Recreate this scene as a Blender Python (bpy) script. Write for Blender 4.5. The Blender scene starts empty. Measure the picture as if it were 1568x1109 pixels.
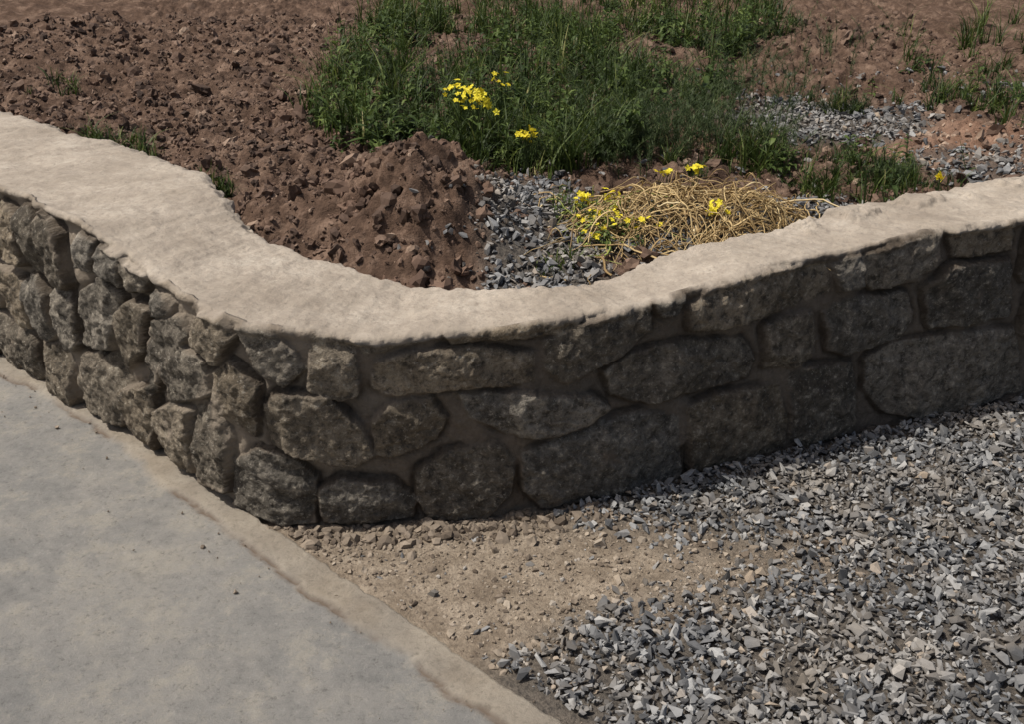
import bpy, bmesh, math, numpy as np
from mathutils import Vector
rng=np.random.default_rng(11)
sc=bpy.context.scene
# ---------------------------------------------------------------- helpers
def _h(ix,iy,iz,seed):
    h=(ix.astype(np.uint32)*np.uint32(374761393)+iy.astype(np.uint32)*np.uint32(668265263)+iz.astype(np.uint32)*np.uint32(2246822519)+np.uint32((seed*3266489917)&0xffffffff))
    h^=h>>np.uint32(13); h*=np.uint32(1274126177); h^=h>>np.uint32(16)
    return (h&np.uint32(0xffffff)).astype(np.float64)/0xffffff
def vn(x,y,z=0.,seed=0):
    x,y,z=np.broadcast_arrays(np.asarray(x,float),np.asarray(y,float),np.asarray(z,float))
    fx,fy,fz=np.floor(x),np.floor(y),np.floor(z)
    ix,iy,iz=fx.astype(np.int64),fy.astype(np.int64),fz.astype(np.int64)
    tx,ty,tz=x-fx,y-fy,z-fz
    tx=tx*tx*(3-2*tx);ty=ty*ty*(3-2*ty);tz=tz*tz*(3-2*tz)
    r=0
    for a in (0,1):
        for b in (0,1):
            wxy=(tx if a else 1-tx)*(ty if b else 1-ty)
            if np.all(tz==0): r=r+wxy*_h(ix+a,iy+b,iz,seed)
            else: r=r+wxy*((1-tz)*_h(ix+a,iy+b,iz,seed)+tz*_h(ix+a,iy+b,iz+1,seed))
    return r*2-1
def fbm(x,y,f,o=4,seed=0,g=.5):
    r=0;a=1;n=0
    for i in range(o):
        r=r+a*vn(x*f+17.3*i,y*f-9.1*i,0,seed+i*7);n+=a;a*=g;f*=2.03
    return r/n
def cell(x,y,f,seed=0):
    x=x*f;y=y*f;fx=np.floor(x).astype(np.int64);fy=np.floor(y).astype(np.int64)
    d1=np.full(np.shape(x),9.);idv=np.zeros(np.shape(x));z=np.zeros_like(fx)
    for a in (-1,0,1):
        for b in (-1,0,1):
            px=fx+a+_h(fx+a,fy+b,z,seed);py=fy+b+_h(fx+a,fy+b,z+1,seed)
            d=np.hypot(px-x,py-y);m=d<d1
            idv=np.where(m,_h(fx+a,fy+b,z+2,seed),idv);d1=np.where(m,d,d1)
    return d1,idv
def ss(a,b,x):
    t=np.clip((x-a)/(b-a),0,1);return t*t*(3-2*t)
def mesh_obj(name,V,F,mat,attrs=None,smooth=True):
    V=np.ascontiguousarray(V,dtype=np.float32);F=np.ascontiguousarray(F,dtype=np.int32)
    me=bpy.data.meshes.new(name);k=F.shape[1]
    me.vertices.add(len(V));me.vertices.foreach_set('co',V.ravel())
    me.loops.add(F.size);me.loops.foreach_set('vertex_index',F.ravel())
    me.polygons.add(len(F));me.polygons.foreach_set('loop_start',np.arange(0,F.size,k,dtype=np.int32))
    me.update(calc_edges=True)
    me.polygons.foreach_set('use_smooth',np.full(len(F),smooth))
    for n,a in (attrs or {}).items():
        at=me.attributes.new(n,'FLOAT','POINT');at.data.foreach_set('value',np.ascontiguousarray(a,dtype=np.float32).ravel())
    me.materials.append(mat);me.validate()
    o=bpy.data.objects.new(name,me);sc.collection.objects.link(o);return o
def grid_faces(nr,nc):
    i=np.arange(nr-1)[:,None]*nc+np.arange(nc-1)[None,:];i=i.ravel()
    return np.c_[i,i+1,i+1+nc,i+nc]
# ---------------------------------------------------------------- materials
class M:
    def __init__(s,name,rough=.9,spec=.2):
        s.m=bpy.data.materials.new(name);s.m.use_nodes=True;s.t=s.m.node_tree;s.b=s.t.nodes['Principled BSDF']
        s.b.inputs['Roughness'].default_value=rough;s.b.inputs['Specular IOR Level'].default_value=spec
        s.tc=s.t.nodes.new('ShaderNodeTexCoord')
    def n(s,ty,**k):
        x=s.t.nodes.new(ty)
        for a,v in k.items(): setattr(x,a,v)
        return x
    def l(s,a,b): s.t.links.new(a,b)
    def attr(s,nm): x=s.n('ShaderNodeAttribute');x.attribute_name=nm;return x.outputs['Fac']
    def noise(s,scale,detail=4,rough=.6,dist=0.):
        x=s.n('ShaderNodeTexNoise');x.inputs['Scale'].default_value=scale;x.inputs['Detail'].default_value=detail
        x.inputs['Roughness'].default_value=rough;x.inputs['Distortion'].default_value=dist
        s.l(s.tc.outputs['Object'],x.inputs['Vector']);return x.outputs['Fac']
    def ramp(s,f,stops):
        x=s.n('ShaderNodeValToRGB');e=x.color_ramp.elements
        while len(e)<len(stops): e.new(.5)
        for i,(p,c) in enumerate(stops):
            e[i].position=p;e[i].color=(c,c,c,1) if not isinstance(c,tuple) else (*c,1)
        s.l(f,x.inputs[0]);return x.outputs['Color']
    def mix(s,f,a,b,mode='MIX'):
        x=s.n('ShaderNodeMix',data_type='RGBA',blend_type=mode)
        for sock,v in ((x.inputs['Factor'],f),(x.inputs[6],a),(x.inputs[7],b)):
            if isinstance(v,(int,float)): sock.default_value=v
            elif isinstance(v,tuple): sock.default_value=(*v,1)
            else: s.l(v,sock)
        return x.outputs[2]
    def math(s,op,a,b):
        x=s.n('ShaderNodeMath',operation=op)
        for i,v in enumerate((a,b)):
            if isinstance(v,(int,float)): x.inputs[i].default_value=v
            else: s.l(v,x.inputs[i])
        return x.outputs[0]
    def col(s,c): s.l(c,s.b.inputs['Base Color'])
    def bump(s,h,dist,strength=1.):
        x=s.n('ShaderNodeBump');x.inputs['Distance'].default_value=dist;x.inputs['Strength'].default_value=strength
        s.l(h,x.inputs['Height']);s.l(x.outputs[0],s.b.inputs['Normal'])
# wall
w=M('rubble_stone_and_cement',.92,.15)
n1=w.noise(6,6,.72);n3=w.noise(70,5,.75);n4=w.noise(24,6,.80)
stA=w.ramp(n1,[(.3,(.135,.108,.076)),(.5,(.245,.198,.140)),(.7,(.375,.306,.218))])
stB=w.ramp(n1,[(.3,(.108,.099,.085)),(.5,(.195,.179,.153)),(.7,(.305,.28,.24))])
stc=w.mix(w.attr('scol'),stA,stB)
stc=w.mix(1.,stc,w.ramp(w.attr('sval'),[(0.,.66),(1.,1.25)]),'MULTIPLY')
stc=w.mix(w.ramp(n4,[(.38,.85),(.50,0.)]),stc,(.066,.058,.048))
stc=w.mix(w.ramp(n4,[(.56,0.),(.64,.6)]),stc,(.45,.40,.315))
stc=w.mix(w.ramp(n3,[(.57,0.),(.66,.55)]),stc,(.60,.545,.45))
stc=w.mix(w.ramp(n3,[(.36,.5),(.46,0.)]),stc,(.055,.049,.041))
mor=w.ramp(n1,[(.3,(.165,.135,.105)),(.7,(.265,.22,.172))])
mor=w.mix(w.ramp(n3,[(.4,.4),(.6,0.)]),mor,(.11,.092,.074))
mor=w.mix(w.attr('joint'),mor,w.mix(1.,mor,(.55,.53,.51),'MULTIPLY'))  # mortar darkened next to the stones: joint shadow painted into the colour
mor=w.mix(w.attr('lit'),mor,(.36,.302,.235))  # paler mortar on the left face: sunlight painted into the colour
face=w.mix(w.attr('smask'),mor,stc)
cn=w.noise(2.6,7,.72)
cap=w.ramp(cn,[(.3,(.24,.20,.158)),(.43,(.335,.287,.231)),(.56,(.415,.36,.295)),(.70,(.50,.447,.373))])
cap=w.mix(w.ramp(w.noise(12,7,.82),[(.44,0.),(.60,.65)]),cap,(.275,.234,.19))
cap=w.mix(w.ramp(n3,[(.55,0.),(.68,.6)]),cap,(.19,.163,.134))
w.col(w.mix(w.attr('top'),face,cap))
hb=w.math('ADD',w.math('MULTIPLY',n4,.9),w.math('MULTIPLY',n3,.5))
hb=w.math('MULTIPLY',hb,w.math('SUBTRACT',1.5,w.attr('top')))
w.bump(hb,.014,1.)
# road
r=M('weathered_concrete',.88,.2)
rn3=r.noise(48,7,.88);rn2=r.noise(7,7,.82)
c1=r.ramp(r.noise(1.6,6,.70),[(.32,(.205,.202,.193)),(.44,(.24,.234,.219)),(.56,(.28,.268,.246)),(.68,(.33,.307,.264))])
c1=r.mix(r.ramp(rn2,[(.5,0.),(.62,.6)]),c1,(.37,.34,.285))
c1=r.mix(r.ramp(rn2,[(.34,.5),(.47,0.)]),c1,(.165,.162,.155))
c1=r.mix(r.ramp(rn3,[(.36,.7),(.45,0.)]),c1,(.11,.105,.095))
c1=r.mix(r.ramp(rn3,[(.56,0.),(.68,.5)]),c1,(.44,.415,.37))
bd=r.ramp(r.noise(7,5,.65),[(.3,(.28,.235,.18)),(.7,(.40,.35,.28))])
bd=r.mix(r.ramp(rn3,[(.38,.6),(.50,0.)]),bd,(.19,.162,.125))
cc=r.mix(r.attr('band'),c1,bd)
cc=r.mix(r.attr('crack'),cc,(.14,.10,.072))
r.col(cc);r.bump(rn3,.012,.85)
# ground
g=M('earth',.97,.1)
gn=g.noise(9,5,.74);gm=g.noise(70,4,.75)
so=g.ramp(gn,[(.3,(.050,.032,.023)),(.5,(.118,.076,.054)),(.70,(.25,.172,.126))])
di=g.ramp(gn,[(.3,(.165,.13,.095)),(.5,(.275,.225,.17)),(.7,(.40,.335,.26))])
di=g.mix(g.ramp(gm,[(.38,.6),(.52,0.)]),di,(.13,.102,.077))
gr=g.ramp(gm,[(.35,(.05,.046,.042)),(.65,(.15,.13,.108))])
rd=g.ramp(gn,[(.3,(.15,.085,.056)),(.7,(.32,.205,.145))])
x=g.mix(g.attr('soil'),di,so);x=g.mix(g.attr('red'),x,rd);x=g.mix(g.attr('grav'),x,gr)
g.col(x);g.bump(gm,.015,.9)
def rockmat(name,stops,dust,du):
    k=M(name,.85,.25);c=k.ramp(k.attr('rnd'),stops)
    nn=k.noise(90,3,.7)
    c=k.mix(k.ramp(nn,[(.35,.45),(.55,0.)]),c,k.mix(1.,c,(.55,.55,.55),'MULTIPLY'))
    c=k.mix(k.ramp(k.noise(4,3,.6),[(.45,0.),(.68,du)]),c,dust);k.col(c)
    return k.m
m_grav=rockmat('crushed_limestone',[(0.,(.065,.066,.068)),(.35,(.135,.137,.139)),(.7,(.23,.232,.232)),(.93,(.37,.37,.36)),(1.,(.32,.255,.19))],(.29,.245,.19),.5)
m_clod=rockmat('clay_soil',[(0.,(.042,.027,.020)),(.4,(.105,.068,.049)),(.78,(.20,.136,.098)),(1.,(.38,.28,.205))],(.185,.112,.078),.45)
m_crumb=rockmat('earth_crumbs',[(0.,(.09,.068,.05)),(.45,(.24,.195,.15)),(.9,(.37,.31,.24)),(1.,(.34,.33,.31))],(.30,.245,.185),.4)
def leafmat(name,stops,tr=.3):
    k=M(name,.55,.3);c=k.ramp(k.attr('rnd'),stops);k.col(c)
    t=k.n('ShaderNodeBsdfTranslucent');k.l(c,t.inputs[0]);mx=k.n('ShaderNodeMixShader');mx.inputs[0].default_value=tr
    k.l(k.b.outputs[0],mx.inputs[1]);k.l(t.outputs[0],mx.inputs[2])
    k.l(mx.outputs[0],k.t.nodes['Material Output'].inputs['Surface']);return k.m
m_grass=leafmat('grass_blades',[(0.,(.016,.029,.007)),(.5,(.052,.082,.016)),(.85,(.14,.175,.04)),(1.,(.40,.35,.15))])
m_leaf=leafmat('broad_leaves',[(0.,(.022,.038,.010)),(.6,(.07,.108,.025)),(1.,(.17,.22,.06))])
m_fern=leafmat('feathery_leaves',[(0.,(.022,.040,.013)),(.6,(.06,.09,.03)),(1.,(.15,.18,.075))])
m_straw=leafmat('dry_stalks',[(0.,(.17,.11,.05)),(.4,(.42,.29,.13)),(.75,(.66,.50,.25)),(.88,(.72,.60,.36)),(1.,(.30,.34,.08))],.15)
m_yel=leafmat('yellow_petals',[(0.,(.66,.52,.02)),(1.,(.88,.78,.05))],.25)
# ---------------------------------------------------------------- wall plan (world metres)
B=[(-1.582,3.238),(-1.347,3.04),(-1.185,2.895),(-1.003,2.724),(-.888,2.609),(-.76,2.494),(-.657,2.474),(-.52,2.48),(-.325,2.501),(-.048,2.529),(.175,2.583),(.454,2.697),(.638,2.789),(.931,2.926),(1.322,3.088),(1.699,3.223)]
def ext(B,a,b):
    B=[np.array(p,float) for p in B]
    d=B[0]-B[3];d/=np.linalg.norm(d);e=B[-1]-B[-4];e/=np.linalg.norm(e)
    return np.array([B[0]+d*a]+B+[B[-1]+e*b])
def path(B,s0):
    L=np.r_[0,np.cumsum(np.linalg.norm(np.diff(B,axis=0),axis=1))];s=np.arange(0,L[-1],.01)
    X=np.c_[np.interp(s,L,B[:,0]),np.interp(s,L,B[:,1])]
    k=np.exp(-.5*(np.arange(-15,16)/6.)**2);k/=k.sum()
    Xp=np.pad(X,((15,15),(0,0)),mode='reflect',reflect_type='odd')
    X=np.c_[np.convolve(Xp[:,0],k,'valid'),np.convolve(Xp[:,1],k,'valid')]
    L=np.r_[0,np.cumsum(np.linalg.norm(np.diff(X,axis=0),axis=1))];return X,L-s0
O,OL=path(ext(B,5,7),5.)
T=np.gradient(O,axis=0);T/=np.linalg.norm(T,axis=1)[:,None];N=np.c_[T[:,1],-T[:,0]]
I0=[(-1.84,4.27),(-1.74,4.20),(-1.57,4.08),(-1.35,3.86),(-1.12,3.61),(-.94,3.28),(-.84,3.15),(-.73,3.10),(-.62,3.02),(-.49,2.96),(-.34,2.90),(-.09,2.80),(.07,2.79),(.23,2.82),(.45,2.98),(.63,3.06),(.86,3.16),(1.17,3.38),(1.45,3.52),(1.74,3.67)]
IA=[np.array(p) for p in I0]
dl=O[0]-O[300];dl/=np.linalg.norm(dl);dr=O[-1]-O[-300];dr/=np.linalg.norm(dr)
IA=np.array([IA[0]+dl*4.2]+IA+[IA[-1]+dr*6.8])
In,IL=path(IA,0.)
def near(p): return IL[np.argmin(np.hypot(In[:,0]-p[0],In[:,1]-p[1]))]
ms=[-5,-1.,0,1.22,2.5,3.86,OL[-1]];mi=[0,near((-1.95,4.37)),near((-1.12,3.61)),near((-.52,2.97)),near((.42,2.96)),near((1.52,3.56)),IL[-1]]
Hs=[-5,-1,.28,.70,.95,1.14,1.32,1.43,1.57,1.71,1.96,2.09,2.30,2.42,2.65,2.95,3.11,3.37,3.52,5,11];Hv=[.82,.81,.78,.71,.685,.67,.645,.625,.625,.637,.644,.648,.655,.672,.70,.712,.718,.735,.742,.76,.78]
def smooth_interp(s,a,b,w=.10):
    return sum(np.interp(s+o,a,b) for o in (-w,-w/2,0,w/2,w))/5
scols=np.concatenate([np.arange(-5,-1.2,.03),np.arange(-1.2,4.9,.0055),np.arange(4.9,OL[-1]-.05,.03)])
ox=np.interp(scols,OL,O[:,0]);oy=np.interp(scols,OL,O[:,1]);nx=np.interp(scols,OL,N[:,0]);ny=np.interp(scols,OL,N[:,1])
si=smooth_interp(scols,ms,mi,.25);ixx=np.interp(si,IL,In[:,0]);iyy=np.interp(si,IL,In[:,1])
H=smooth_interp(scols,Hs,Hv,.06)+.009*fbm(scols,scols*0,7,5,5,.62)
# ---------------------------------------------------------------- stones of the wall: outline on the face, cm along / cm up
ST='''132,63 143,62 143,45 138,43 130,47;143,62 153,62 166,62 160,60 146,57;168,63 179,65 207,64 203,60 182,60 170,59;148,54 160,57 175,57 193,54 193,45 179,45 152,44 147,47;196,57 205,61 218,64 228,65 230,57 223,52 202,44 197,49;242,61 249,66 265,68 293,68 297,58 280,55 255,53 244,54;230,65 240,65 238,61 233,60;215,45 223,49 241,50 264,47 269,39 267,33 247,32 230,32 218,37;272,49 280,52 289,52 293,38 288,33 275,35;295,52 306,54 329,52 334,42 329,36 307,34 300,37;308,68 319,70 338,73 339,64 332,57 314,56 310,60;296,67 306,69 308,59 301,58;336,53 345,60 355,60 371,59 377,38 361,37 342,38;342,72 368,73 371,63 347,63;316,30 326,34 348,34 362,34 381,32 392,5 370,2 344,3 329,7 318,19;285,30 294,32 310,30 313,18 314,4 296,1 289,4;245,27 258,29 281,27 286,13 286,1 261,1 249,3;190,22 200,25 215,29 228,29 241,24 244,8 244,1 212,1 196,2 190,10;159,18 167,24 182,26 187,20 186,9 178,1 162,1 158,9;172,42 186,42 210,38 216,34 211,30 200,27 186,29 174,36;147,36 152,41 163,42 167,35 165,30 151,24 147,25;117,41 121,45 134,44 143,34 146,25 141,22 129,25 117,29;130,13 136,17 151,15 157,9 156,2 130,2;104,20 113,26 123,24 129,17 127,2 115,1 100,3;86,31 98,37 104,29 99,8 81,3;60,20 71,27 83,29 78,5 58,2;98,46 107,53 115,47 112,31 104,33;71,40 85,51 96,50 97,40 73,29;111,64 117,68 125,59 129,53 123,48 116,53;94,66 107,66 110,62 101,51 92,55;71,56 86,61 88,56 73,41 56,25 57,35;40,22 57,28 57,16 53,4 34,4;28,30 42,36 41,20 32,5 20,6;13,27 26,31 19,5 6,3;42,49 56,58 66,58 58,42 43,31;19,50 38,62 47,57 36,36 15,32;53,70 67,69 64,64 52,61;40,72 52,72 50,62 39,63;27,74 36,73 34,63 22,63;70,65 82,66 78,60 67,57'''
stones=[np.array([[float(c)/100 for c in p.split(',')] for p in q.split()]) for q in ST.split(';')]
for (a,b) in ((-4.9,.12),(3.86,10.6)):
    for lo,hi in ((.02,.24),(.27,.48),(.51,.74)):
        s=a+rng.uniform(0,.15)
        if a>0: s={.02:4.0,.27:3.84,.51:3.78}[lo]
        while s<b-.1:
            L=rng.uniform(.16,.42) if a>0 else rng.uniform(.13,.26);e=min(s+L,b)
            j=lambda:rng.uniform(-.018,.018);c=lambda:rng.uniform(.02,.05)
            stones.append(np.array([(s,lo+c()),(s+c(),lo+j()),(e-c(),lo+j()),(e,lo+c()),(e+j(),hi-c()),(e-c(),hi+j()),(s+c(),hi+j()),(s+j(),hi-c())]));s=e+rng.uniform(.02,.05)
NF=140;vf=np.linspace(0,1,NF)
S2,V2=np.meshgrid(scols,vf);Z2=-.08+(H[None,:]+.08)*V2
SM=np.zeros_like(Z2);SC=np.zeros_like(Z2);SV=np.zeros_like(Z2);ED=np.full_like(Z2,-9.);DS=np.zeros_like(Z2)
wx=.006*fbm(S2,Z2,12,3,21)+.007*fbm(S2,Z2,38,4,25,.65);wz=.006*fbm(S2,Z2,12,3,31)+.007*fbm(S2,Z2,38,4,35,.65)
ri=fbm(S2,Z2,20,6,41,.74);rj=np.abs(fbm(S2,Z2,13,4,51))
for k,P in enumerate(stones):
    c0=np.searchsorted(scols,P[:,0].min()-.08);c1=np.searchsorted(scols,P[:,0].max()+.08)
    if c1<=c0: continue
    a=S2[:,c0:c1]+wx[:,c0:c1];b=Z2[:,c0:c1]+wz[:,c0:c1]
    dmin=np.full(a.shape,9.);ins=np.zeros(a.shape,bool)
    for i in range(len(P)):
        p,q=P[i],P[(i+1)%len(P)];e=q-p;L2=e@e+1e-12
        t=np.clip(((a-p[0])*e[0]+(b-p[1])*e[1])/L2,0,1)
        dmin=np.minimum(dmin,np.hypot(a-p[0]-t*e[0],b-p[1]-t*e[1]))
        cond=((p[1]>b)!=(q[1]>b));xi=p[0]+(b-p[1])/(q[1]-p[1]+1e-12)*e[0];ins^=cond&(a<xi)
    left=P[:,0].mean()<1.15
    d=np.where(ins,dmin,-dmin)+(.009 if left else .007)
    cx,cz=P.mean(0);h=rng.uniform(.036,.055) if left else rng.uniform(.020,.042)
    wd=rng.uniform(.007,.013);t=np.clip((d+.004)/wd,0,1);p=1-(1-t)**1.7
    R=.5*min(np.ptp(P[:,0]),np.ptp(P[:,1]))
    pl=np.full(a.shape,h)
    for _ in range(5):
        an=rng.uniform(0,6.283);sl=rng.uniform(.15,.7) if left else rng.uniform(.08,.5);pl=np.minimum(pl,h+sl*(R*rng.uniform(.35,1.05)-((a-cx)*math.cos(an)+(b-cz)*math.sin(an))))
    pl=np.maximum(pl,.012)
    h2=p*(pl+.016*ri[:,c0:c1]+(.020 if left else .013)*rj[:,c0:c1])
    DS[:,c0:c1]=np.where(t>0,np.maximum(DS[:,c0:c1],h2),DS[:,c0:c1])
    ED[:,c0:c1]=np.maximum(ED[:,c0:c1],d)
    mk=ss(-.002,.008,d);nw=mk>SM[:,c0:c1];SC[:,c0:c1]=np.where(nw,rng.random(),SC[:,c0:c1]);SV[:,c0:c1]=np.where(nw,rng.random(),SV[:,c0:c1]);SM[:,c0:c1]=np.maximum(SM[:,c0:c1],mk)
flush=ss(-.05,.35,fbm(S2,Z2,5,3,78))
joint=np.exp(-np.clip(-ED/.015,0,9)**2)*(1-.85*flush)*(ED<.004)
Dm=.009*fbm(S2,Z2,9,4,3)+.004*fbm(S2,Z2,45,3,8)+.012*flush-.011*joint
D=np.where(DS>0,np.maximum(DS,Dm),Dm)
SM=SM*(1-.85*ss(.25,.43,fbm(S2,Z2,6,5,77,.6)-.25*ss(.0,.03,ED)+.12))
rr=.014;over=np.clip((Z2-(H[None,:]-rr))/rr,0,1)
lip=.016+.028*fbm(scols,scols*0,6,5,61,.68)
D=D*(1-.40*ss(H-.075,H-.005,Z2))+lip[None,:]*ss(H-.040,H-.020,Z2)-rr*(1-np.sqrt(1-over**2*.98))
drip=.030+.02*ss(1.5,1.1,scols)[None,:]
TP=ss(-.022,-.002,Z2-H[None,:]+drip*fbm(S2,Z2,10,4,71))
X2=ox+nx*D;Y2=oy+ny*D
NT=90;q=np.linspace(0,1,NT+1)[1:]
rag=.026*fbm(scols,scols*0,5,5,81,.7)+.012*vn(scols*40,0,0,5)
dx,dy=ixx-ox,iyy-oy;dl_=np.hypot(dx,dy);ex,ey=ixx+dx/dl_*rag,iyy+dy/dl_*rag
Xt=X2[-1]*(1-q[:,None])+ex*q[:,None];Yt=Y2[-1]*(1-q[:,None])+ey*q[:,None]
f0=.012*fbm(Xt,Yt,2.6,3,91)
Zt=Z2[-1]+f0+(.0070*fbm(Xt,Yt,7,5,95,.65)+.0032*fbm(Xt,Yt,45,3,98))*ss(0,.06,q)[:,None]
Zt-=.022*ss(.92,1.,q)[:,None]*(1+1.3*fbm(Xt,Yt,20,3,3))
Zt-=f0[0]*np.exp(-q*20)[:,None]
Zt+=.020*ss(.05,.40,fbm(Xt,Yt,7,5,123,.6))*ss(.50,.7,q)[:,None]*ss(2.8,3.2,scols)[None,:]*ss(1.,.93,q)[:,None]
ND=14;u=np.linspace(0,1,ND+1)[1:,None]
wv_=.02*fbm(np.tile(scols,(ND,1)),u*.3+0*scols,12,3,7)
Xi=ex+dx/dl_*wv_;Yi=ey+dy/dl_*wv_;Zi=Zt[-1]-u*.35
VX=np.vstack([X2,Xt,Xi]);VY=np.vstack([Y2,Yt,Yi]);VZ=np.vstack([Z2,Zt,Zi])
nr,nc=VX.shape
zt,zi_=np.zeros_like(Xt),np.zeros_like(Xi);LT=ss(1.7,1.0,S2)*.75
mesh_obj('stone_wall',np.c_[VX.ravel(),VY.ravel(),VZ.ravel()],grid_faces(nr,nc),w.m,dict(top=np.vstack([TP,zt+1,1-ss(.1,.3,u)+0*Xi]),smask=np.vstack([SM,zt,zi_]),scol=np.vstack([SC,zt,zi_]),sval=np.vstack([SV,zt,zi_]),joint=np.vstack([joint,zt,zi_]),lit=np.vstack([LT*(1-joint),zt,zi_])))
# ---------------------------------------------------------------- terrain
mx_,my_=(ox+ixx)/2,(oy+iyy)/2;od=np.argsort(mx_);mx_,my_=mx_[od],my_[od]
iod=np.argsort(ixx);ood=np.argsort(ox)
def yin(x): return np.interp(x,ixx[iod],iyy[iod])
def yout(x): return np.interp(x,ox[ood],oy[ood])
DP=np.array([(-.74,2.62),(-.70,2.48),(.10,2.60),(.35,2.45),(.50,2.28),(.50,2.16),(.20,2.05),(.02,1.92),(-.05,1.80),(.2,1.4),(-.2,1.3),(-1.2,2.2)])
def sdf(P,a,b):
    dmin=np.full(np.shape(a),99.);ins=np.zeros(np.shape(a),bool)
    for i in range(len(P)):
        p,q=P[i],P[(i+1)%len(P)];e=q-p
        t=np.clip(((a-p[0])*e[0]+(b-p[1])*e[1])/(e@e),0,1);dmin=np.minimum(dmin,np.hypot(a-p[0]-t*e[0],b-p[1]-t*e[1]))
        ins^=((p[1]>b)!=(q[1]>b))&(a<p[0]+(b-p[1])/(q[1]-p[1]+1e-12)*e[0])
    return np.where(ins,dmin,-dmin)
def blob(x,y,cx,cy,rx,ry): return np.hypot((x-cx)/rx,(y-cy)/ry)
def zones(x,y):
    bedm=ss(-.03,.03,y-np.interp(x,mx_,my_))
    nz=.14*fbm(x,y,5,5,201,.6)
    gf=ss(-.14,.16,-sdf(DP,x,y)+nz)*(1-bedm)*ss(-.6,-.2,x+nz)
    gf=gf*(1-.6*np.exp(-blob(x,y,.62,2.30,.30,.14)**2))
    b1=1-ss(.7,1.3,blob(x,y,.13,3.25,.22,.62)+nz*3)
    b2=1-ss(.8,1.2,blob(x,y,.9,3.4,.8,.33)+nz*2.5)
    b3=1-ss(.7,1.3,blob(x,y,1.5,4.75,.45,.35)+nz*3)
    b4=.7*ss(.0,.5,fbm(x,y,2.2,3,301))*ss(.9,1.3,x)*ss(5.6,5.2,y)
    gb=np.clip(np.maximum.reduce([b1,b2,b3,b4]),0,1)*bedm
    red=bedm*np.maximum(1-ss(.7,1.2,blob(x,y,2.0,4.35,.45,.4)+nz*3),1-ss(.7,1.2,blob(x,y,.85,4.3,.22,.2)+nz*3))
    return bedm,gf,gb,red
def gz(x,y):
    ym=np.interp(x,mx_,my_);end=np.maximum(0,np.maximum(-x-5,x-8))
    b=ss(-.05-end*.5,.05+end*.5,y-ym)
    bedm,gf,gb,red=zones(x,y)
    nearw=np.exp(-np.clip((yout(x)-y)/.10,0,9)**2)
    z0=.004*fbm(x,y,3,3,401)+(.010+.014*nearw)*fbm(x,y,18,4,411,.65)*(.45+.55*ss(-.1,.2,x))*ss(9,5,np.abs(x)+0*y)+.015*gf
    z0=z0-.06*ss(.0,.15,-(x+y*1.02-1.66))
    z1=.575+.10*(np.minimum(y,6)-2.9)+.03*np.maximum(0,np.minimum(y,30)-6)
    m=blob(x,y,-.33,3.42,.40,.40);mm=np.exp(-(m**2)*1.6);z1=z1+.30*mm
    m=blob(x,y,-.95,3.95,.5,.5);z1=z1+.07*np.exp(-m**2)
    soilr=1-gb*.8
    near_=ss(0,.12,y-yin(x))
    cd1,ci1=cell(x+.03*vn(x*30,y*30,0,1),y+.03*vn(x*30,y*30,0,2),14,5)
    z1=z1+near_*soilr*((.09+.05*mm)*fbm(x,y,5,7,421,.70)+.034*(1-cd1)*ci1)-.02*(1-near_)
    return z0*(1-b)+z1*b
def geo(a,n,s,g): 
    o=[];v=a
    for i in range(n): v+=s;s*=g;o.append(v)
    return o
gx=np.array(sorted([-x for x in geo(2.9,70,.05,1.07)]+list(np.arange(-2.9,3.0,.0105))+geo(3.0,70,.05,1.07)))
gy=np.array(sorted([1.3-(v) for v in geo(0,55,.04,1.08)]+list(np.arange(1.3,5.6,.0105))+list(np.arange(5.6,8.5,.025))+geo(8.5,58,.04,1.09)))
GX,GY=np.meshgrid(gx,gy)
bedm,gf,gb,red=zones(GX,GY);GZ=gz(GX,GY)
mesh_obj('ground',np.c_[GX.ravel(),GY.ravel(),GZ.ravel()],grid_faces(*GX.shape),g.m,dict(soil=bedm,grav=np.maximum(gf,gb),red=red))
# ---------------------------------------------------------------- concrete road
RO=[(-5.6,6.75),(-1.40,3.13),(-1.15,2.90),(-.93,2.66),(-.78,2.50),(-.66,2.39),(-.55,2.29),(-.40,2.16),(-.24,2.01),(-.10,1.87),(.11,1.69),(1.9,.15),(6,-3.4)]
RO=np.array(RO);L=np.r_[0,np.cumsum(np.linalg.norm(np.diff(RO,axis=0),axis=1))]
s=np.concatenate([np.arange(0,3.6,.05),np.arange(3.6,8.4,.009),np.arange(8.4,L[-1],.06)])
rx=sum(np.interp(s+o,L,RO[:,0]) for o in (-.06,-.03,0,.03,.06))/5;ry=sum(np.interp(s+o,L,RO[:,1]) for o in (-.06,-.03,0,.03,.06))/5
lat=np.concatenate([[0,.002,.006],np.arange(.012,1.3,.009),np.array(geo(1.3,60,.02,1.07))])
edge=.030*fbm(s,s*0,5,6,501,.70)
SS,LL=np.meshgrid(s,lat);dxx,dyy=-.70,-.714
RX=rx[None,:]+dxx*(LL-edge*np.exp(-LL*10));RY=ry[None,:]+dyy*(LL-edge*np.exp(-LL*10))
bw=.112+.035*fbm(SS,LL*0,2.5,4,511)+.018*fbm(SS,LL,18,4,513,.6)
band=1-ss(-.022,.022,LL-bw)
crk=np.exp(-((LL-bw)/.007)**2)*ss(-.1,.25,fbm(SS,LL*0,4.2,4,521)+ss(5.9,6.8,SS)*.4)
RZ=.012+.010*band+.0055*fbm(RX,RY,5,5,531,.62)+.0028*fbm(RX,RY,40,3,541)-.009*crk
RZ=RZ-.05*(1-np.clip(LL/.006,0,1))+.014*np.exp(-(LL/.03)**2)*ss(5.4,5.0,SS)
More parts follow.
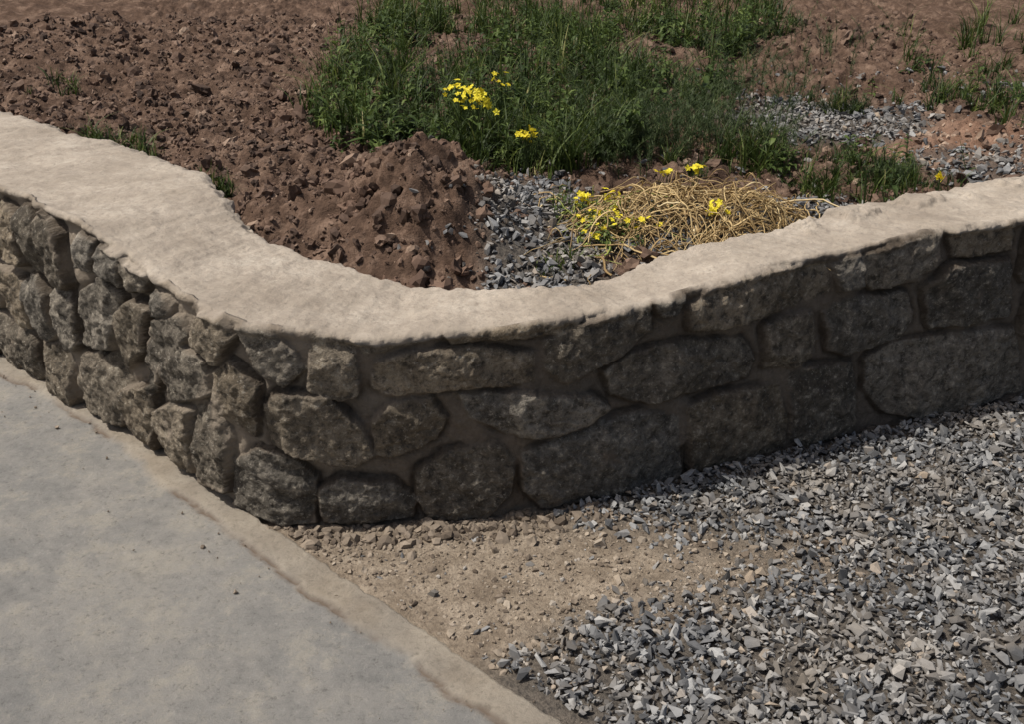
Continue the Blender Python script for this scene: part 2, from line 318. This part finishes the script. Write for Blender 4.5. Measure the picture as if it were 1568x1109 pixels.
mesh_obj('concrete_road',np.c_[RX.ravel(),RY.ravel(),RZ.ravel()],grid_faces(*RX.shape)[:,::-1],r.m,dict(band=band*(.85+.35*fbm(SS,LL,8,4,55)),crack=crk*.85))
# ---------------------------------------------------------------- loose rock scatter
def hull(n,sc3,seed):
    rs=np.random.default_rng(seed);p=rs.normal(size=(n,3));p/=np.linalg.norm(p,axis=1)[:,None];p*=rs.uniform(.75,1.1,(n,1))*np.array(sc3)
    bm=bmesh.new();[bm.verts.new(v) for v in p];bmesh.ops.convex_hull(bm,input=bm.verts)
    bmesh.ops.delete(bm,geom=[v for v in bm.verts if not v.link_faces],context='VERTS');bmesh.ops.triangulate(bm,faces=bm.faces)
    bm.verts.index_update();V=np.array([v.co[:] for v in bm.verts]);Fc=np.array([[v.index for v in f.verts] for f in bm.faces]);bm.free();return V,Fc
def lump(seed,sub=2):
    bm=bmesh.new();bmesh.ops.create_icosphere(bm,subdivisions=sub,radius=1.);V=np.array([v.co[:] for v in bm.verts]);Fc=np.array([[v.index for v in f.verts] for f in bm.faces]);bm.free()
    d=1+.5*vn(V[:,0]*1.3+seed*9,V[:,1]*1.3,V[:,2]*1.3,seed)+.5*vn(V[:,0]*3.2+seed,V[:,1]*3.2,V[:,2]*3.2,seed+3)
    return V*d[:,None]*np.array([1,.85,.7]),Fc
def scatter(name,vars_,x,y,size,mat,tilt=.5,sink=.2,zadd=None,rnd=None,smooth=False):
    n=len(x);z=gz(x,y)+(0 if zadd is None else zadd);vi=rng.integers(0,len(vars_),n);yaw=rng.uniform(0,6.283,n)
    ta=rng.normal(0,tilt,n);tb=rng.normal(0,tilt,n);rnd=rng.random(n) if rnd is None else rnd;asp=rng.uniform(.75,1.3,(n,2))
    Vs=[];Fs=[];Rs=[];off=0
    for k,(V,Fc) in enumerate(vars_):
        id_=np.where(vi==k)[0]
        if not len(id_): continue
        P=V[None]*size[id_,None,None];P=P*np.c_[asp[id_],np.ones(len(id_))][:,None,:]
        c,s_=np.cos(ta[id_])[:,None],np.sin(ta[id_])[:,None];Y=P[...,1]*c-P[...,2]*s_;Zz=P[...,1]*s_+P[...,2]*c
        c,s_=np.cos(tb[id_])[:,None],np.sin(tb[id_])[:,None];Xx=P[...,0]*c+Zz*s_;Zz=-P[...,0]*s_+Zz*c
        c,s_=np.cos(yaw[id_])[:,None],np.sin(yaw[id_])[:,None];X3=Xx*c-Y*s_;Y3=Xx*s_+Y*c
        Q=np.stack([X3+x[id_,None],Y3+y[id_,None],Zz+(z[id_]+size[id_]*(.5-sink))[:,None]],-1)
        Vs.append(Q.reshape(-1,3));Fs.append((Fc[None]+(np.arange(len(id_))*len(V))[:,None,None]+off).reshape(-1,3));Rs.append(np.repeat(rnd[id_],len(V)));off+=len(id_)*len(V)
    return mesh_obj(name,np.vstack(Vs),np.vstack(Fs),mat,dict(rnd=np.concatenate(Rs)),smooth)
chips=[hull(int(rng.integers(8,12)),(1,.68,.42),i) for i in range(24)]
lumps=[lump(i) for i in range(14)]
small=[lump(i+40,1) for i in range(14)]
def onroad(x,y): return y<np.interp(x,RO[:,0],RO[:,1])
# front gravel
n=56000;x=rng.uniform(-.75,3.0,n);y=rng.uniform(1.45,3.9,n)
_,gf,_,_=zones(x,y);keep=(rng.random(n)<np.clip(gf**1.4,0.02,1))&(y<yout(x)-.035)&~onroad(x-.03,y-.02)
x,y=x[keep],y[keep];sz=np.clip(rng.lognormal(math.log(.0110),.45,len(x)),.004,.030)
scatter('gravel',chips,x,y,sz,m_grav,.6,.3,zadd=rng.uniform(0,.018,len(x))*ss(.3,.9,zones(x,y)[1]))
# crumbs in the dirt
n=22000;x=rng.uniform(-.8,1.2,n);y=rng.uniform(1.45,2.95,n);_,gf,_,_=zones(x,y)
nearw=np.exp(-((yout(x)-y)/.12)**2);keep=(y<yout(x)-.015)&~onroad(x-.02,y-.01)&(gf<.9)&(rng.random(n)<.5+nearw)
x,y=x[keep],y[keep];nw=np.exp(-((yout(x)-y-.07)/.08)**2);sz=np.clip(rng.lognormal(math.log(.0036),.62,len(x))*(1+2.2*nw*rng.random(len(x))),.0015,.022)
scatter('soil_crumbs',small,x,y,sz,m_crumb,.6,.3,rnd=np.clip(rng.random(len(x))*(1-.55*nw),0,1))
# grit lying on road
n=200;t=rng.uniform(4.2,8.2,n);la=np.abs(rng.normal(.11,.12,n))
x=np.interp(t,L,RO[:,0])-.7*la;y=np.interp(t,L,RO[:,1])-.714*la
scatter('road_grit',small,x,y,np.clip(rng.lognormal(math.log(.0022),.6,n),.001,.009),m_crumb,.6,.2,zadd=.016-gz(x,y),rnd=rng.random(n)*.6)
# bed gravel
n=30000;x=rng.uniform(-.4,2.8,n);y=rng.uniform(2.7,5.6,n);_,_,gb,_=zones(x,y)
keep=(rng.random(n)<np.clip(gb**1.3,.04,1))&(y>yin(x)+.01);x,y=x[keep],y[keep]
scatter('gravel.001',chips,x,y,np.clip(rng.lognormal(math.log(.0135),.42,len(x)),.005,.034),m_grav,.6,.3,zadd=rng.uniform(0,.014,len(x)))
# soil clods
n=56000;x=rng.uniform(-3.4,2.9,n);y=rng.uniform(2.8,7.6,n);_,_,gb,red=zones(x,y)
keep=(y>yin(x)+.01)&(rng.random(n)<np.where(x<.1,.95,.5)*(1-.75*gb))&(rng.random(n)<np.where(y>5.2,.5,1))
x,y=x[keep],y[keep];_,_,_,red=zones(x,y)
sz=np.clip(rng.lognormal(math.log(.0068),.68,len(x)),.0025,.038)
big=sz>.012
for nm,mk,vs in (('soil_clods',big,lumps),('soil_clods',~big,small)):
    scatter(nm,vs,x[mk],y[mk],sz[mk],m_clod,.8,.40,rnd=np.clip(rng.beta(1.6,2.1,mk.sum())+.4*red[mk],0,1))
# ---------------------------------------------------------------- vegetation
def blades(x,y,z,h,wd,az,bend,K=4,lean=None):
    n=len(x);t=np.linspace(0,1,K+1)[None,:];h=h[:,None];b=bend[:,None];l=(0 if lean is None else lean[:,None])
    r_=h*(l*t+b*t*t);zc=z[:,None]+h*(t-.45*b*t*t)*np.sqrt(np.clip(1-np.square(l),.05,1))
    cx=x[:,None]+np.cos(az)[:,None]*r_;cy=y[:,None]+np.sin(az)[:,None]*r_
    w_=wd[:,None]*np.clip((1-t),.04,1)**.6*.5;fa=az+1.57+rng.normal(0,.5,n);px,py=np.cos(fa)[:,None]*w_,np.sin(fa)[:,None]*w_
    V=np.stack([np.stack([cx-px,cy-py,zc],-1),np.stack([cx+px,cy+py,zc],-1)],2).reshape(-1,3)
    i=(np.arange(n)*(K+1)*2)[:,None]+np.arange(K)[None,:]*2;i=i.ravel();return V,np.c_[i,i+1,i+3,i+2],(cx,cy,zc)
def grass(name,x,y,h,wd,bend,mat,K=4,tint=None):
    n=len(x);V,Fc,_=blades(x,y,gz(x,y)-.01,h,wd,rng.uniform(0,6.283,n),bend,K)
    return mesh_obj(name,V,Fc,mat,dict(rnd=np.repeat(np.clip(rng.beta(2,2.6,n)*.8+(0 if tint is None else tint),0,1),(K+1)*2)),False)
def tufts(region,nt,per,spread):
    cx,cy=region(nt);nt=len(cx)
    x=np.repeat(cx,per)+rng.normal(0,spread,nt*per);y=np.repeat(cy,per)+rng.normal(0,spread,nt*per);return x,y,np.repeat(rng.uniform(.35,1.35,nt),per),np.repeat(rng.uniform(-.14,.32,nt),per)
def main_region(n,ymax=8.6):
    x=rng.uniform(-1.0,2.0,n*10);y=3.85+(ymax-3.85)*rng.random(n*10)**1.35;f=y>np.interp(x,[-1.0,-.85,-.6,-.3,0,.3,.55,.62,1.1,1.3,1.5,2.1],[4.75,4.45,4.18,4.1,3.95,3.92,4.3,4.6,5.0,5.6,6.4,7.2])+.10*fbm(x,y,4,3,61)
    f&=fbm(x,y,2.6,3,63)>-.18
    return x[f][:n],y[f][:n]
x,y,k,tt=tufts(main_region,560,18,.028)
grass('grass',x,y,rng.uniform(.10,.30,len(x))*k,rng.uniform(.004,.013,len(x)),rng.uniform(.05,1.,len(x)),m_grass,tint=tt)
def leafy(name,cx,cy,hh,nl,size):
    P=[];Fa=[];R=[]
    for (a,b,h,m,sz_) in zip(cx,cy,hh,nl,size):
        z0=float(gz(np.array([a]),np.array([b]))[0]);lean=rng.normal(0,.12,2);t0=rng.random()*.5
        for j in range(m):
            t=(j+.5)/m;c=np.array([a+lean[0]*h*t,b+lean[1]*h*t,z0+h*t*.85]);an=j*2.4+rng.normal(0,.4);up=rng.uniform(.1,.9)
            L_=sz_*(1.1-.6*t)*rng.uniform(.7,1.2);W_=L_*rng.uniform(.11,.20)
            d=np.array([math.cos(an),math.sin(an),0]);sd=np.array([-d[1],d[0],0]);zz=np.array([0,0,1.]);o=len(P)
            for q_,ww in ((0,.15),(.3,1),(.65,.8),(1,.03)):
                cc_=c+d*L_*q_*(1-.25*q_*up)+zz*L_*(up*q_-.75*q_*q_*(.4+.6*rng.random()))
                P+= [cc_-sd*W_*ww+zz*W_*.35*ww,cc_,cc_+sd*W_*ww+zz*W_*.35*ww]
            for s_ in range(3):
                for e_ in (0,1): i=o+s_*3+e_;Fa.append((i,i+1,i+4,i+3))
            R+=[min(1,t0+rng.random()*.5)]*12
        o=len(P);wv=np.array([.002,0,0]);c1=np.array([a,b,z0-.01]);c2=np.array([a+lean[0]*h,b+lean[1]*h,z0+h*.9]);P+=[c1-wv,c1+wv,c2+wv*.5,c2-wv*.5];Fa.append((o,o+1,o+2,o+3));R+=[.7]*4
    return mesh_obj(name,np.array(P),np.array(Fa),m_leaf,dict(rnd=np.array(R)),True)
cx,cy=main_region(360,7.0);m=len(cx)
leafy('broadleaf_weeds',cx,cy,rng.uniform(.08,.30,m),rng.integers(9,20,m),rng.uniform(.05,.13,m))
for (a,b,c,m) in ((-.62,4.25,.12,18),(1.5,3.98,.12,12),(1.12,4.0,.08,8),(2.4,5.2,.25,18)):
    leafy('broadleaf_weeds',a+rng.normal(0,c,m),b+rng.normal(0,c,m),rng.uniform(.06,.18,m),rng.integers(7,14,m),rng.uniform(.04,.09,m))
spots=[(-1.78,4.28,.10,.14,30),(-1.60,4.14,.07,.14,22),(-1.13,3.70,.05,.13,16),(-1.25,3.80,.04,.08,7),(1.03,4.15,.12,.22,30),(1.22,3.85,.10,.14,18),(1.42,3.86,.13,.15,26),(1.58,3.95,.12,.15,24),(1.35,4.15,.10,.14,12),(2.3,5.0,.2,.22,34),(1.62,4.9,.1,.18,12),(.13,3.10,.05,.07,8),(-2.3,5.2,.15,.12,8),(-.15,3.9,.08,.12,8),(3.0,5.4,.4,.25,44),(3.3,6.4,.5,.28,40),(.75,4.0,.1,.12,12)]
for i,(cx,cy,rd_,hh,nt) in enumerate(spots):
    def rg(n): return cx+rng.normal(0,rd_*.75,n),cy+rng.normal(0,rd_*.75,n)
    x,y,k,tt=tufts(rg,nt,15,.016);ok=y>yin(x)+.01;x,y,k,tt=x[ok],y[ok],k[ok],tt[ok]
    grass('grass',x,y,rng.uniform(.3,1.,len(x))*hh*k,rng.uniform(.004,.010,len(x)),rng.uniform(.1,1.1,len(x)),m_grass,tint=tt)
def feather(name,cx,cy,ns,hh,spread):
    n=ns;x=cx+rng.normal(0,spread,n);y=cy+rng.normal(0,spread*.8,n);az=rng.uniform(0,6.283,n);h=rng.uniform(.4,1.,n)*hh;bend=rng.uniform(.1,.7,n)
    V,Fc,(sx,sy,sz_)=blades(x,y,gz(x,y)-.01,h,np.full(n,.004),az,bend,8)
    m=60;ti=rng.uniform(.15,1,(n,m))*8;i0=np.clip(ti.astype(int),0,7);f=ti-i0;ar=np.arange(n)[:,None]
    ip=lambda A:(A[ar,i0]*(1-f)+A[ar,i0+1]*f).ravel()
    lx,ly,lz=ip(sx),ip(sy),ip(sz_);q_=len(lx);lh=rng.uniform(.012,.038,q_)
    V2,F2,_=blades(lx,ly,lz,lh,rng.uniform(.0018,.0034,q_),rng.uniform(0,6.283,q_),rng.uniform(0,.5,q_),2,lean=rng.uniform(.4,.95,q_))
    rn=np.r_[np.repeat(rng.random(n),18),np.repeat(np.repeat(rng.random(n)*.5,m)+rng.random(q_)*.5,6)]
    mesh_obj(name,np.vstack([V,V2]),np.vstack([Fc,F2+len(V)]),m_fern,dict(rnd=rn),False)
for cx,cy,ns,hh,sp in [(.42,4.12,80,.26,.11),(.62,4.30,110,.30,.14),(.85,4.62,110,.30,.18),(.35,4.6,60,.28,.18),(1.08,4.25,70,.24,.10),(-.2,4.25,40,.20,.14),(.1,4.2,40,.22,.12),(1.48,3.92,30,.15,.1),(1.15,5.1,60,.25,.22),(-.6,4.5,40,.22,.15),(.2,5.1,60,.3,.3),(-.55,5.2,50,.3,.25),(.95,5.5,70,.3,.35),(1.5,6.2,60,.3,.4),(1.62,4.95,24,.16,.08)]:
    feather('feathery_weed',cx,cy,ns,hh,sp)
# ---------------------------------------------------------------- dry weed pile
def tubes(name,x,y,z,az,Ln,rad,curl,mat,rnd,K=10,zf=None,lift=None):
    n=len(x);step=(Ln/K)[:,None];a=az[:,None]+np.cumsum(np.c_[np.zeros(n),rng.normal(0,1,(n,K))*.24+curl[:,None]],1)
    px=x[:,None]+np.cumsum(np.cos(a)*step,1);py=y[:,None]+np.cumsum(np.sin(a)*step,1)
    t=np.linspace(0,1,K+1)[None];pz=zf(px,py)+z[:,None]+np.cumsum(rng.normal(0,.003,(n,K+1)),1)+(0 if lift is None else lift[:,None]*np.sin(t*3.14))
    V=[]
    for j in range(3):
        an=j*2.094;V.append(np.stack([px-np.sin(a)*np.cos(an)*rad[:,None],py+np.cos(a)*np.cos(an)*rad[:,None],pz+np.sin(an)*rad[:,None]],-1))
    V=np.stack(V,2).reshape(-1,3);b_=(np.arange(n)*(K+1)*3)[:,None]+np.arange(K)[None]*3;b_=b_.ravel()
    Fc=np.vstack([np.c_[b_+j,b_+(j+1)%3,b_+3+(j+1)%3,b_+3+j] for j in range(3)])
    return mesh_obj(name,V,Fc,mat,dict(rnd=np.repeat(rnd,(K+1)*3)),True)
def pile(px,py):
    base=np.where(py>yin(px)-.03,.575+.10*(py-2.9)+.022,.66)
    m=blob(px,py,.68,3.48,.44,.27)+.35*fbm(px,py,5,3,701);m2=blob(px,py,.36,3.38,.24,.20)
    z=np.maximum(base,base+.10*(1-np.clip(m,0,1.3)**2)+.045*fbm(px,py,8,3,703));z=np.maximum(z,base+.04*(1-np.clip(m2,0,1.3)**2))
    return z-.008
n=720;aa=rng.uniform(0,6.283,n);q_=np.sqrt(rng.random(n))*np.where(rng.random(n)<.25,1.35,1);x=.62+.44*q_*np.cos(aa);y=3.46+.26*q_*np.sin(aa)
x=np.r_[x,rng.uniform(.05,1.2,60)];y=np.r_[y,rng.uniform(2.95,3.8,60)];n=len(x)
az=rng.normal(.15,.8,n)+np.where(rng.random(n)<.5,0,3.14);Ln=rng.uniform(.06,.42,n)*rng.uniform(.5,1,n)
x=x-np.cos(az)*Ln*.5;y=np.maximum(y-np.sin(az)*Ln*.5,yin(x)+.06)
tubes('dry_weed_pile',x,y,rng.uniform(-.03,.010,n),az,Ln,rng.uniform(.0012,.0044,n)*rng.uniform(.6,1.1,n),rng.normal(0,.16,n),m_straw,np.clip(rng.beta(2,1.8,n)*.88+.6*(x<.40)*(rng.random(n)<.45),0,1),zf=pile,lift=np.where(rng.random(n)<.3,rng.uniform(0,.07,n),0))
cx=rng.normal(.33,.10,44);cy=rng.normal(3.42,.11,44);leafy('broadleaf_weeds',cx,np.maximum(cy,yin(cx)+.05),rng.uniform(.05,.13,44),rng.integers(5,10,44),rng.uniform(.03,.06,44))
# ---------------------------------------------------------------- yellow flowers
def flower(cx,cy,cz,nf,sp,r_=.010):
    Vs=[];Fs=[];mi=[];rn=[]
    def add(v,f,m_,r0):
        o=len(Vs);Vs.extend(v);Fs.extend([tuple(i+o for i in q) for q in f]);mi.extend([m_]*len(f));rn.extend([r0]*len(v))
    g0=float(gz(np.array([cx]),np.array([cy]))[0])
    for k in range(nf):
        p=np.array([cx,cy,cz])+rng.normal(0,1,3)*np.array([sp,sp*.7,sp*.6]);nn=rng.normal(0,.5,3)+np.array([0,-.3,1]);nn/=np.linalg.norm(nn)
        t1=np.cross(nn,[1,.3,0]);t1/=np.linalg.norm(t1);t2=np.cross(nn,t1);np_=5;R=r_*rng.uniform(.6,1.2);c=rng.random()
        for j in range(np_):
            a=j*6.283/np_;d=t1*math.cos(a)+t2*math.sin(a);e=-t1*math.sin(a)+t2*math.cos(a)
            add([p,p+d*R*.6+e*R*.42+nn*R*.2,p+d*R*1.15+nn*R*.05,p+d*R*.6-e*R*.42+nn*R*.2],[(0,1,2,3)],0,c)
        b=np.array([cx+rng.normal(0,.01),cy+rng.normal(0,.01),g0]);mid=(p+b)/2+rng.normal(0,.008,3);wv=np.array([.0012,0,0])
        add([b-wv,b+wv,mid+wv,mid-wv,p+wv*.6,p-wv*.6],[(0,1,2,3),(3,2,4,5)],1,.5)
    me=bpy.data.meshes.new('yellow_flower');me.from_pydata([tuple(v) for v in Vs],[],Fs);me.materials.append(m_yel);me.materials.append(m_fern)
    me.polygons.foreach_set('material_index',mi);at=me.attributes.new('rnd','FLOAT','POINT');at.data.foreach_set('value',rn);me.update()
    o=bpy.data.objects.new('yellow_flower',me);sc.collection.objects.link(o)
for a in [(-.14,4.25,.945,38,.038,.014),(-.21,4.30,.98,24,.038,.014),(.06,4.02,.845,24,.024,.012),(.27,3.58,.70,18,.022,.013),(.38,3.60,.71,12,.02,.012),(.36,3.44,.69,16,.022,.012),(.58,3.70,.775,9,.014,.012),(.70,3.73,.78,9,.014,.012),(.70,3.34,.73,15,.022,.013),(1.62,3.66,.765,9,.010,.013),(-.05,4.35,1.0,10,.03,.012),(.30,3.28,.68,12,.03,.011),(.44,3.30,.70,10,.03,.011),(.25,3.42,.68,12,.035,.011)]: flower(*a)
# ---------------------------------------------------------------- light, sky, camera
el=math.radians(63);az=Vector((-1,-.12,0)).normalized();sv=Vector((az.x*math.cos(el),az.y*math.cos(el),math.sin(el)))
ld=bpy.data.lights.new('sun','SUN');ld.energy=4.1;ld.angle=math.radians(.7);ld.color=(1,.95,.88)
lo=bpy.data.objects.new('sun',ld);lo.rotation_euler=(-sv).to_track_quat('-Z','Y').to_euler();sc.collection.objects.link(lo)
wd_=bpy.data.worlds.new('World');sc.world=wd_;wd_.use_nodes=True;nt=wd_.node_tree;sk_=nt.nodes.new('ShaderNodeTexSky');sk_.sky_type='NISHITA';sk_.sun_disc=False
sk_.dust_density=5;sk_.ozone_density=.4
sk_.sun_elevation=el;sk_.sun_rotation=math.atan2(az.x,az.y);nt.links.new(sk_.outputs[0],nt.nodes['Background'].inputs[0]);nt.nodes['Background'].inputs[1].default_value=.085
cd_=bpy.data.cameras.new('camera');cd_.sensor_width=36;cd_.lens=36*1506/1568;cd_.clip_end=500;cd_.clip_start=.05
co=bpy.data.objects.new('camera',cd_);co.location=(0,0,1.7);co.rotation_euler=(math.radians(65),0,0);sc.collection.objects.link(co);sc.camera=co
sc.view_settings.view_transform='Standard';sc.view_settings.look='None';sc.view_settings.exposure=0
